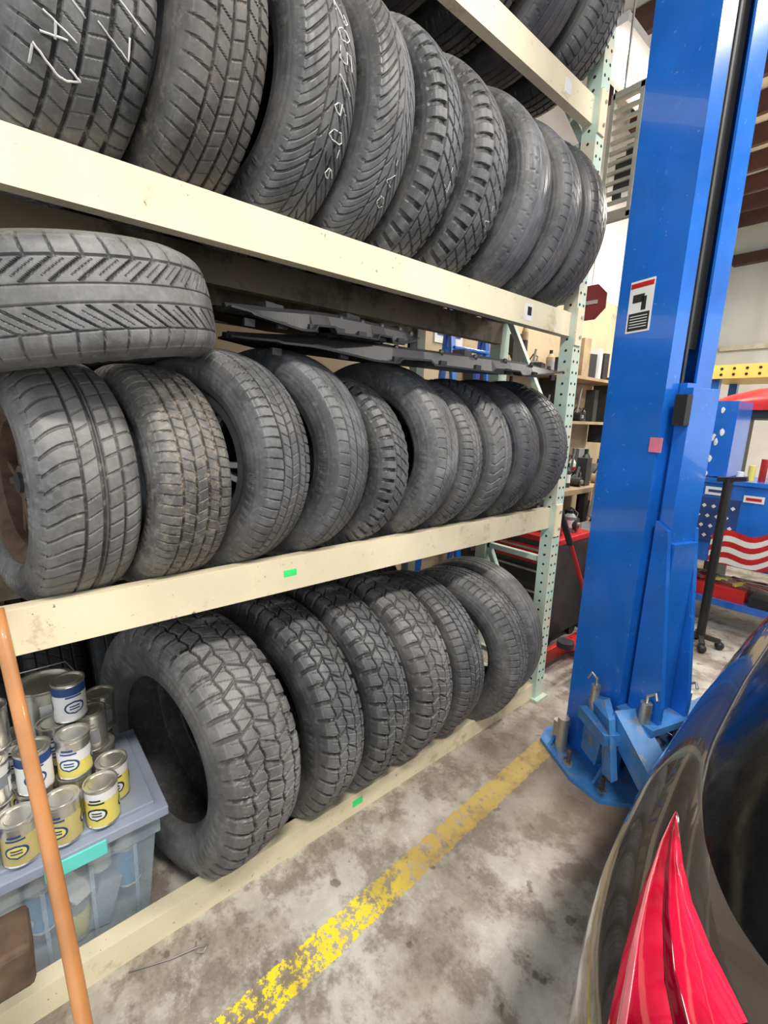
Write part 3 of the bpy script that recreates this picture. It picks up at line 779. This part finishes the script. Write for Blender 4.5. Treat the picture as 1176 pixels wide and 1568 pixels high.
strip(gr, lambda cx, cy, cz: glass if cz < 1.36 else paint)
x, y, z = rows[-1]
strip([(x, y, z), (np.minimum(x+(XC-x)*.5, XC), y*.995+.01, z+.01), (np.full(P_, XC), y*.99+.02, z+.015)], lambda a, b, c: paint)
x, y, z = gr[-1]; strip([(x, y, z), (np.full(P_, XC), y, z+.02)], lambda a, b, c: paint)
x, y, z = gr[1]
sel = [i for i in range(P_) if y[i] < 2.4]
body.tube([(x[i]-.002, y[i]-.001, z[i]-.004) for i in sel][::3], .004, 'black', 6)
x, y, z = gr[2]
body.tube([(x[i]-.003, y[i]-.002, z[i]-.03) for i in sel][::3], .003, 'grey', 6)
car = body.build('car')
for wy in (1.1, 3.2):
    for sx_ in (1, -1):
        xx = -.27+.12 if sx_ == 1 else 2*XC+.27-.12
        me = tire_mesh('ribbed'); wo = bpy.data.objects.new('wheel', me); COL.objects.link(wo); wo.parent = car
        wo.rotation_euler = (0, 0, math.radians(90*sx_)); wo.location = (xx, wy, .33)
        rimpart(wo, 'chrome', 1)

# ------------------------------------------------------------------ room shell
def plane_box(name, c, s, mat): mb = MB(); mb.box(c, s, mat); return mb.build(name)
plane_box('floor', (2, 3.5, -.05), (10, 13.4, .1), 'floor')
XL = -2.75
plane_box('wall_left', (XL-.05, 3.5, 1.475), (.1, 13.2, 2.95), 'wallb')
plane_box('wall_left_upper', (XL-.05, 3.5, 3.9), (.1, 13.2, 1.9), 'wallw')
plane_box('wall_back', (2.1, 10.05, 2.42), (9.8, .1, 4.85), 'wallw')
plane_box('ceiling', (2.1, 3.5, 4.9), (9.8, 13.2, .1), 'ceil')
cl = MB()
y = -2.6
while y < 9.9:
    cl.box((2.1, y, 4.74), (9.6, .06, .2), 'purlin'); y += (1.0 if y < 4 else .62)
cl.build('trim_1')
cl = MB()
cl.box((2.1, 9.9, 4.30), (9.6, .14, .16), 'purlin'); cl.box((2.1, 9.95, 2.9), (9.6, .06, .08), 'purlinc')
for x in (-1.0, 1.2, 3.4): cl.box((x, 9.88, 2.35), (.12, .16, 4.7), 'purlinc')
cl.build('trim_2')
wr2 = MB()
wr2.box((7.0, 3.5, 4.35), (.15, 13.2, 1.0), 'wallw')
for y in (-3.0, 1.2, 5.5, 10): wr2.box((7.0, y, 1.95), (.2, .5, 3.9), 'wallw')
wr2.build('wall_right')

# ------------------------------------------------------------------ background clutter
wb = MB()
wb.box((-2.38, 4.35, .92), (.66, 2.2, .05), 'tan')
for y in (3.3, 4.35, 5.4):
    for x in (-2.65, -2.1): wb.box((x, y, .45), (.06, .06, .9), 'dsteel')
wb.box((-2.38, 4.35, .3), (.6, 2.1, .03), 'dsteel')
wbo = wb.build('workbench', bevel=.004)
def clutter(name, x0, x1, y0, y1, z, n, hmax, cols, seed, parent=None):
    r = random.Random(seed); mb = MB()
    nxx = max(1, int((x1-x0)/.14)); nyy = max(1, int((y1-y0)/.15))
    for i in range(nxx):
        for j in range(nyy):
            if r.random() > n: continue
            x = x0+(i+.5)*(x1-x0)/nxx; y = y0+(j+.5)*(y1-y0)/nyy; h = r.uniform(.06, hmax); c = r.choice(cols); k = r.random()
            if k < .3: mb.box((x, y, z+h/2), (.1, r.uniform(.08, .13), h), c, Matrix.Rotation(r.uniform(-.4, .4), 3, 'Z'))
            elif k < .7:
                rr = r.uniform(.025, .05); c2 = r.choice(['white', 'red', 'black', 'black', 'grey'])
                mb.lathe([(0, 0), (rr, 0), (rr, h*.2), (rr, h*.55), (rr, h*.7), (rr*.4, h*.85), (rr*.4, h), (0, h)], [c, c, c2, c, c, 'black', 'black'], (x, y, z), seg=14)
            else:
                mb.cyl((x-.05, y, z+.05), (x+.05, y+.02, z+.05), .048, c, 16); mb.cyl((x+.06, y, z+.05), (x+.08, y, z+.05), .02, 'steel', 10); mb.cyl((x, y, z+.04), (x+.03, y, z+h), .012, 'steel', 8)
                mb.tube([(x-.04, y, z+.09), (x-.02, y+.04, z+.16), (x+.04, y+.02, z+.13), (x+.05, y-.03, z+.02)], .007, 'black')
    return mb.build(name, parent)
cols = ['red', 'black', 'dsteel', 'white', 'grey', 'steel', 'dsteel', 'black', 'tan', 'dsteel', 'black', 'cyan']
clutter('bench_tools', -2.66, -2.1, 3.3, 5.4, .945, .9, .40, cols, 1, wbo)
clutter('stored_parts', -2.62, -2.1, 3.35, 5.35, .316, .85, .45, ['black', 'dsteel', 'dsteel', 'red', 'grey'], 2, wbo)
sh = MB()
for z in (1.55, 2.0): sh.box((-2.58, 4.4, z), (.34, 2.4, .03), 'tan')
for y in (3.22, 4.4, 5.58): sh.box((-2.58, y, 1.7), (.3, .03, .75), 'dsteel')
sho = sh.build('wall_shelf')
clutter('shelf_supplies', -2.72, -2.45, 3.3, 5.5, 1.565, .98, .38, cols, 3, sho)
clutter('shelf_boxes', -2.72, -2.45, 3.3, 5.5, 2.015, .95, .5, ['tan', 'black', 'black', 'white', 'dsteel', 'grey', 'tan'], 4, sho)
ps = MB(); ps.box((XL+.005, 3.0, 2.28), (.01, .34, .26), 'white'); ps.box((XL+.012, 3.0, 2.34), (.004, .28, .05), 'red')
ps.box((XL+.012, 3.0, 2.24), (.004, .28, .06), 'navy'); ps.build('wall_poster')
ps = MB(); ps.box((XL+.005, 3.5, 2.62), (.01, .28, .30), 'hole')
for k in range(5): ps.box((XL+.012, 3.5, 2.52+k*.045), (.004, .22, .015), 'white')
ps.build('notice_board')
bf = MB()
for y in (2.65, 3.05):
    bf.bar((-2.66, y, 0), (-2.42, y, 2.35), .05, .03, 'blue'); bf.bar((-2.15, y, 0), (-2.42, y, 2.35), .05, .03, 'blue')
for k in range(1, 8): bf.bar((-2.15-.27*k/8, 2.65, 2.35*k/8), (-2.15-.27*k/8, 3.05, 2.35*k/8), .06, .02, 'blue')
bf.build('blue_step_ladder', bevel=.003)
sg = MB()
pts = [(-1.95+.14*math.cos(math.pi/8+k*math.pi/4), 3.75, 2.48+.14*math.sin(math.pi/8+k*math.pi/4)) for k in range(8)]
sg.prism(pts, (0, 0, 0), (0, .01, 0), simple('sign_red', (.25, .03, .03), .5)); sg.box((-1.95, 3.745, 2.48), (.13, .004, .028), simple('sign_letter', (.5, .45, .42), .6)); sg.cyl((-1.95, 3.756, 2.6), (-1.95, 3.756, 4.85), .004, 'steel', 6)
sg.build('hanging_octagon_sign')
rc = MB(); rc.box((-1.72, 3.0, .42), (.5, .45, .66), 'dsteel'); rc.box((-1.72, 3.0, .77), (.52, .47, .04), 'red')
for k in range(4):
    rc.box((-1.72, 2.772, .2+k*.15), (.45, .012, .12), 'red' if k in (0, 3) else 'black'); rc.box((-1.72, 2.76, .24+k*.15), (.38, .015, .015), 'steel')
for x in (-1.92, -1.52):
    for y in (2.83, 3.17): rc.cyl((x-.02, y, .045), (x+.02, y, .045), .045, 'black', 14); rc.box((x, y, .085), (.05, .05, .03), 'dsteel')
rco = rc.build('tool_cabinet', bevel=.006)
clutter('cabinet_tools', -1.95, -1.5, 2.8, 3.2, .79, 1.0, .30, cols, 12, rco)
clutter('cabinet_parts', -1.95, -1.5, 2.8, 3.2, .79, 1.0, .34, ['black', 'red', 'dsteel', 'grey'], 15, rco)
fj = MB()
for x in (-1.36, -1.12): fj.bar((x, 2.48, .08), (x, 3.05, .08), .03, .09, 'red')
fj.box((-1.24, 2.95, .10), (.24, .2, .06), 'red'); fj.bar((-1.24, 2.9, .13), (-1.24, 2.58, .2), .08, .04, 'red')
fj.cyl((-1.24, 2.56, .2), (-1.24, 2.56, .235), .05, 'black', 18)
for x in (-1.385, -1.095):
    for y in (2.5, 3.02): fj.cyl((x-.012, y, .04), (x+.012, y, .04), .04, 'dsteel', 18)
fj.cyl((-1.24, 3.0, .13), (-1.38, 2.62, .98), .014, 'red', 12); fj.cyl((-1.352, 2.7, .8), (-1.39, 2.595, 1.03), .02, 'black', 12)
fj.build('red_floor_jack', bevel=.003)
pc = MB(); pc.box((-1.42, 3.46, .32), (.34, .3, .64), 'black'); pc.box((-1.42, 3.46, .65), (.36, .32, .03), 'red')
pc.box((-1.42, 3.305, .5), (.28, .01, .12), 'red'); pc.box((-1.42, 3.30, .5), (.1, .015, .02), 'steel'); pc.box((-1.42, 3.305, .25), (.28, .01, .25), 'dsteel')
pc.tube([(-1.5, 3.35, .68), (-1.45, 3.33, .82), (-1.38, 3.35, .9), (-1.33, 3.37, .8), (-1.36, 3.39, .67)], .014, 'black')
pc.tube([(-1.52, 3.4, .67), (-1.5, 3.35, .92), (-1.42, 3.35, 1.0), (-1.36, 3.4, .86), (-1.34, 3.46, .67)], .009, 'red')
pc.lathe([(0, 0), (.06, 0), (.06, .13), (.02, .17), (.02, .2), (0, .2)], ['grey', 'white', 'grey', 'black', 'black'], (-1.40, 3.44, .665), seg=18)
pc.cyl((-1.5, 3.48, .72), (-1.36, 3.52, .74), .05, 'steel', 16)
pc.build('parts_locker', bevel=.004)
ch = MB(); ch.box((-1.75, 3.95, .62), (.42, .42, .08), 'grey'); ch.box((-1.72, 4.16, .95), (.40, .07, .5), 'grey', Matrix.Rotation(-.15, 3, 'X'))
ch.bar((-1.73, 4.14, .6), (-1.72, 4.2, .8), .06, .03, 'black')
ch.cyl((-1.75, 3.95, .12), (-1.75, 3.95, .58), .025, 'steel')
for k in range(5):
    a = k*2*math.pi/5; ch.bar((-1.75, 3.95, .12), (-1.75+.26*math.cos(a), 3.95+.26*math.sin(a), .07), .04, .03, 'black'); ch.sphere((-1.75+.26*math.cos(a), 3.95+.26*math.sin(a), .032), .03, 'black')
ch.build('shop_chair', bevel=.015)
eng = MB()
EX = -.12; EY = .2
eng.box((-1.62+EX, 4.8+EY, .55), (.5, .5, .4), 'dsteel'); eng.box((-1.62+EX, 4.8+EY, .8), (.36, .46, .12), 'steel')
for k in range(4): eng.cyl((-1.40+EX, 4.62+EY+k*.12, .7), (-1.28+EX, 4.62+EY+k*.12, .55), .03, 'steel', 12)
eng.cyl((-1.62+EX, 4.52+EY, .5), (-1.62+EX, 4.48+EY, .5), .13, 'dsteel', 24); eng.cyl((-1.5+EX, 4.52+EY, .7), (-1.5+EX, 4.48+EY, .7), .07, 'steel', 20)
for x in (-1.85, -1.4):
    for y in (4.58, 5.02): eng.box((x+EX, y+EY, .17), (.05, .05, .34), 'red')
eng.box((-1.62+EX, 4.8+EY, .33), (.55, .5, .04), 'red'); eng.build('engine_on_stand', bevel=.01)
vg = MB(); vx, vy, vz = -1.27, 2.75, 2.95
vg.box((vx, vy, vz+.30), (.3, .03, .03), 'purlinc'); vg.box((vx, vy, vz-.30), (.3, .03, .03), 'purlinc')
for k in (-.15, 0, .15): vg.box((vx+k, vy, vz), (.02, .03, .62), 'purlinc')
for k in range(12): vg.box((vx, vy, vz-.27+k*.05), (.3, .02, .016), 'purlinc')
for k in range(4): vg.box((vx-.08+k*.05, vy+.03, vz-.1+k*.05), (.05, .05, .2), 'dsteel')
vg.cyl((vx-.1, vy, vz+.3), (vx-.1, vy, 4.85), .006, 'steel', 6); vg.cyl((vx+.1, vy, vz+.3), (vx+.1, vy, 4.85), .006, 'steel', 6)
vg.build('hanging_wire_basket')

# blue tool cart
tcb = MB(); x0, x1 = -1.30, -.38; yc = 4.35
tcb.box(((x0+x1)/2, yc, .84), (x1-x0, .5, .6), 'blue'); tcb.box(((x0+x1)/2, yc, .24), (x1-x0, .5, .05), 'blue'); tcb.box(((x0+x1)/2, yc, 1.155), (x1-x0+.03, .53, .03), 'blue')
for x in (x0+.03, x1-.03):
    for y in (yc-.22, yc+.22): tcb.box((x, y, .4), (.05, .05, .34), 'blue')
for x in (x0+.08, x1-.08):
    for y in (yc-.2, yc+.2): tcb.cyl((x-.025, y, .075), (x+.025, y, .075), .075, 'black', 20); tcb.box((x, y, .17), (.07, .07, .09), 'steel')
r = random.Random(9)
yf = yc-.252
def stick(cx, cz, w_, h_, m, d, rot=0): tcb.box((cx, yf-.0015*d, cz), (w_, .002, h_), m, Matrix.Rotation(rot, 3, 'Y'))
stick(x0+.30, .86, .36, .34, 'navy', 1)
for i in range(5):
    for j in range(4): stick(x0+.17+i*.06+(j % 2)*.03, .74+j*.075, .022, .022, 'white', 2, .78)
for q in range(7):
    vs = []; n = 14
    for i in range(n+1):
        x = x0+.34+.42*i/n; base = .56+q*.042+.03*math.sin(i*.55)-.10*(1-i/n)
        vs += [(x, yf-.005, max(.545, base)), (x, yf-.005, max(.545, base+.042))]
    tcb.add(vs, [(2*i, 2*i+2, 2*i+3, 2*i+1) for i in range(n)], 'red' if q % 2 == 0 else 'white')
stick(x0+.33, 1.08, .16, .06, 'white', 2); stick(x0+.33, 1.08, .12, .02, 'navy', 3); stick(x0+.55, 1.05, .12, .05, 'white', 2); stick(x0+.55, 1.05, .09, .02, 'red', 3)
stick(x0+.08, 1.02, .06, .08, 'white', 2); stick(x0+.07, .85, .06, .05, 'yellow', 2)
tcb.box((x0+.35, yc-.05, .31), (.5, .36, .10), 'red'); tcb.box((x0+.75, yc-.05, .30), (.25, .36, .08), 'black')
for k in range(26): tcb.bar((x0+.12+r.random()*.7, yc-.2+r.random()*.2, .385), (x0+.12+r.random()*.7, yc-.1+r.random()*.1, .40), .025, .02, r.choice(['steel', 'black', 'red', 'yellow', 'white']))
tcb.box((x0+.17, yc+.05, 1.46), (.34, .4, .56), 'blue')
yy = yc-.152
for k in range(40):
    a = r.uniform(0, 6.28); q = abs(r.gauss(0, .07)); tcb.sphere((x0+.17+q*math.cos(a), yy-.0005*k*.3, 1.45+1.5*q*math.sin(a)), r.uniform(.006, .020), 'white', (1, .1, 1.5), seg=7, rings=5, jit=.25)
for k in range(7): tcb.cyl((x0+.42+k*.06, yc-.14+.03*(k % 3), 1.17), (x0+.42+k*.06, yc-.14+.03*(k % 3), 1.17+.06+.05*(k % 4)), .022, r.choice(['yellow', 'white', 'red', 'black', 'cyan']), 12)
tcb.build('blue_tool_cart', bevel=.004)
bp = MB(); bp.cyl((-.84, 3.75, .06), (-.84, 3.75, 1.22), .028, 'black', 14)
for a in range(4):
    t_ = a*math.pi/2+.4; bp.bar((-.84, 3.75, .08), (-.84+.12*math.cos(t_), 3.75+.12*math.sin(t_), .06), .03, .03, 'dsteel'); bp.sphere((-.84+.12*math.cos(t_), 3.75+.12*math.sin(t_), .03), .03, 'black')
bp.bar((-.90, 3.75, 1.2), (-.74, 3.75, 1.22), .05, .03, 'black'); bp.build('black_support_stand')
yr_ = MB(); yr_.box((-.6, 6.5, 2.13), (2.3, .9, .14), 'yellow')
for i in range(21):
    for j in range(2): yr_.cyl((-1.7+i*.11, 6.048, 2.10+j*.06), (-1.7+i*.11, 6.044, 2.10+j*.06), .014, 'hole', 8)
for x in (-1.65, .45):
    for y in (6.15, 6.85): yr_.box((x, y, 1.03), (.08, .08, 2.06), 'blue')
yr_.build('yellow_platform')
wc = MB()
vs = []; fs = []; ny2 = 16; nx2 = 10
for i in range(ny2+1):
    s = i/ny2; a = math.pi*s
    for j in range(nx2+1):
        t_ = -1+2*j/nx2
        vs.append((-.5+1.02*t_*(1-.12*abs(math.cos(a))), 5.45-.5*math.cos(a), 1.70+.24*math.sin(a)**.6*(1-.75*abs(t_)**3)))
for i in range(ny2):
    for j in range(nx2): fs.append((i*(nx2+1)+j, i*(nx2+1)+j+1, (i+1)*(nx2+1)+j+1, (i+1)*(nx2+1)+j))
wc.add(vs, fs, 'red', True)
wc.box((-.5, 5.45, 1.67), (1.8, .95, .08), 'black')
for x in (-1.2, .2): wc.box((x, 5.45, .815), (.08, .5, 1.63), 'dsteel')
wc.build('red_car_hood_on_stand')

def added_fixture(x, y, z, energy, sx=.35, sy=1.2):  # added ceiling lights: area lamp in a made-up housing, put in to brighten the shop
    mb = MB(); mb.box((0, 0, .05), (sx, sy, .06), 'white')
    em, nt, b = nmat('added_lamp_tube'); b.inputs['Emission Color'].default_value = (1, .97, .92, 1); b.inputs['Emission Strength'].default_value = 6
    for k in (-.08, .08): mb.cyl((k, -sy/2+.03, .0), (k, sy/2-.03, .0), .016, em, 10)
    mb.cyl((0, -sy/3, .08), (0, -sy/3, 4.85-z), .005, 'steel', 6); mb.cyl((0, sy/3, .08), (0, sy/3, 4.85-z), .005, 'steel', 6)
    o = mb.build('added_ceiling_light', loc=(x, y, z))
    l = bpy.data.lights.new('added_lamp', 'AREA'); l.shape = 'RECTANGLE'; l.size = sx; l.size_y = sy; l.energy = energy; l.color = (1, .95, .87)
    lo = bpy.data.objects.new('added_lamp', l); COL.objects.link(lo); lo.parent = o; lo.location = (0, 0, -.03)
added_fixture(.9, .2, 4.2, 140); added_fixture(.9, 2.8, 4.2, 115); added_fixture(-.9, 6.2, 4.2, 170); added_fixture(2.5, 7.5, 4.2, 170); added_fixture(-2.0, 4.2, 4.2, 55)

w = bpy.data.worlds.new('World'); scene.world = w; w.use_nodes = True
bg = w.node_tree.nodes['Background']; bg.inputs[0].default_value = (.88, .94, 1, 1); bg.inputs[1].default_value = 1.68

# camera
f = 720.0
Yc = Vector((861, 120, -f)).normalized()
Zc = -Vector((-114, -3505, -f)); Zc = (Zc-Yc*Zc.dot(Yc)).normalized(); Xc = Yc.cross(Zc)
cam = bpy.data.cameras.new('camera'); co = bpy.data.objects.new('camera', cam); COL.objects.link(co)
cam.sensor_fit = 'VERTICAL'; cam.sensor_height = 36; cam.lens = f/1600*36; cam.clip_start = .02
R3 = Matrix((Xc, Yc, Zc))
co.matrix_world = Matrix.Translation((0, 0, CAMZ)) @ R3.to_4x4()
scene.camera = co
scene.view_settings.view_transform = 'Standard'
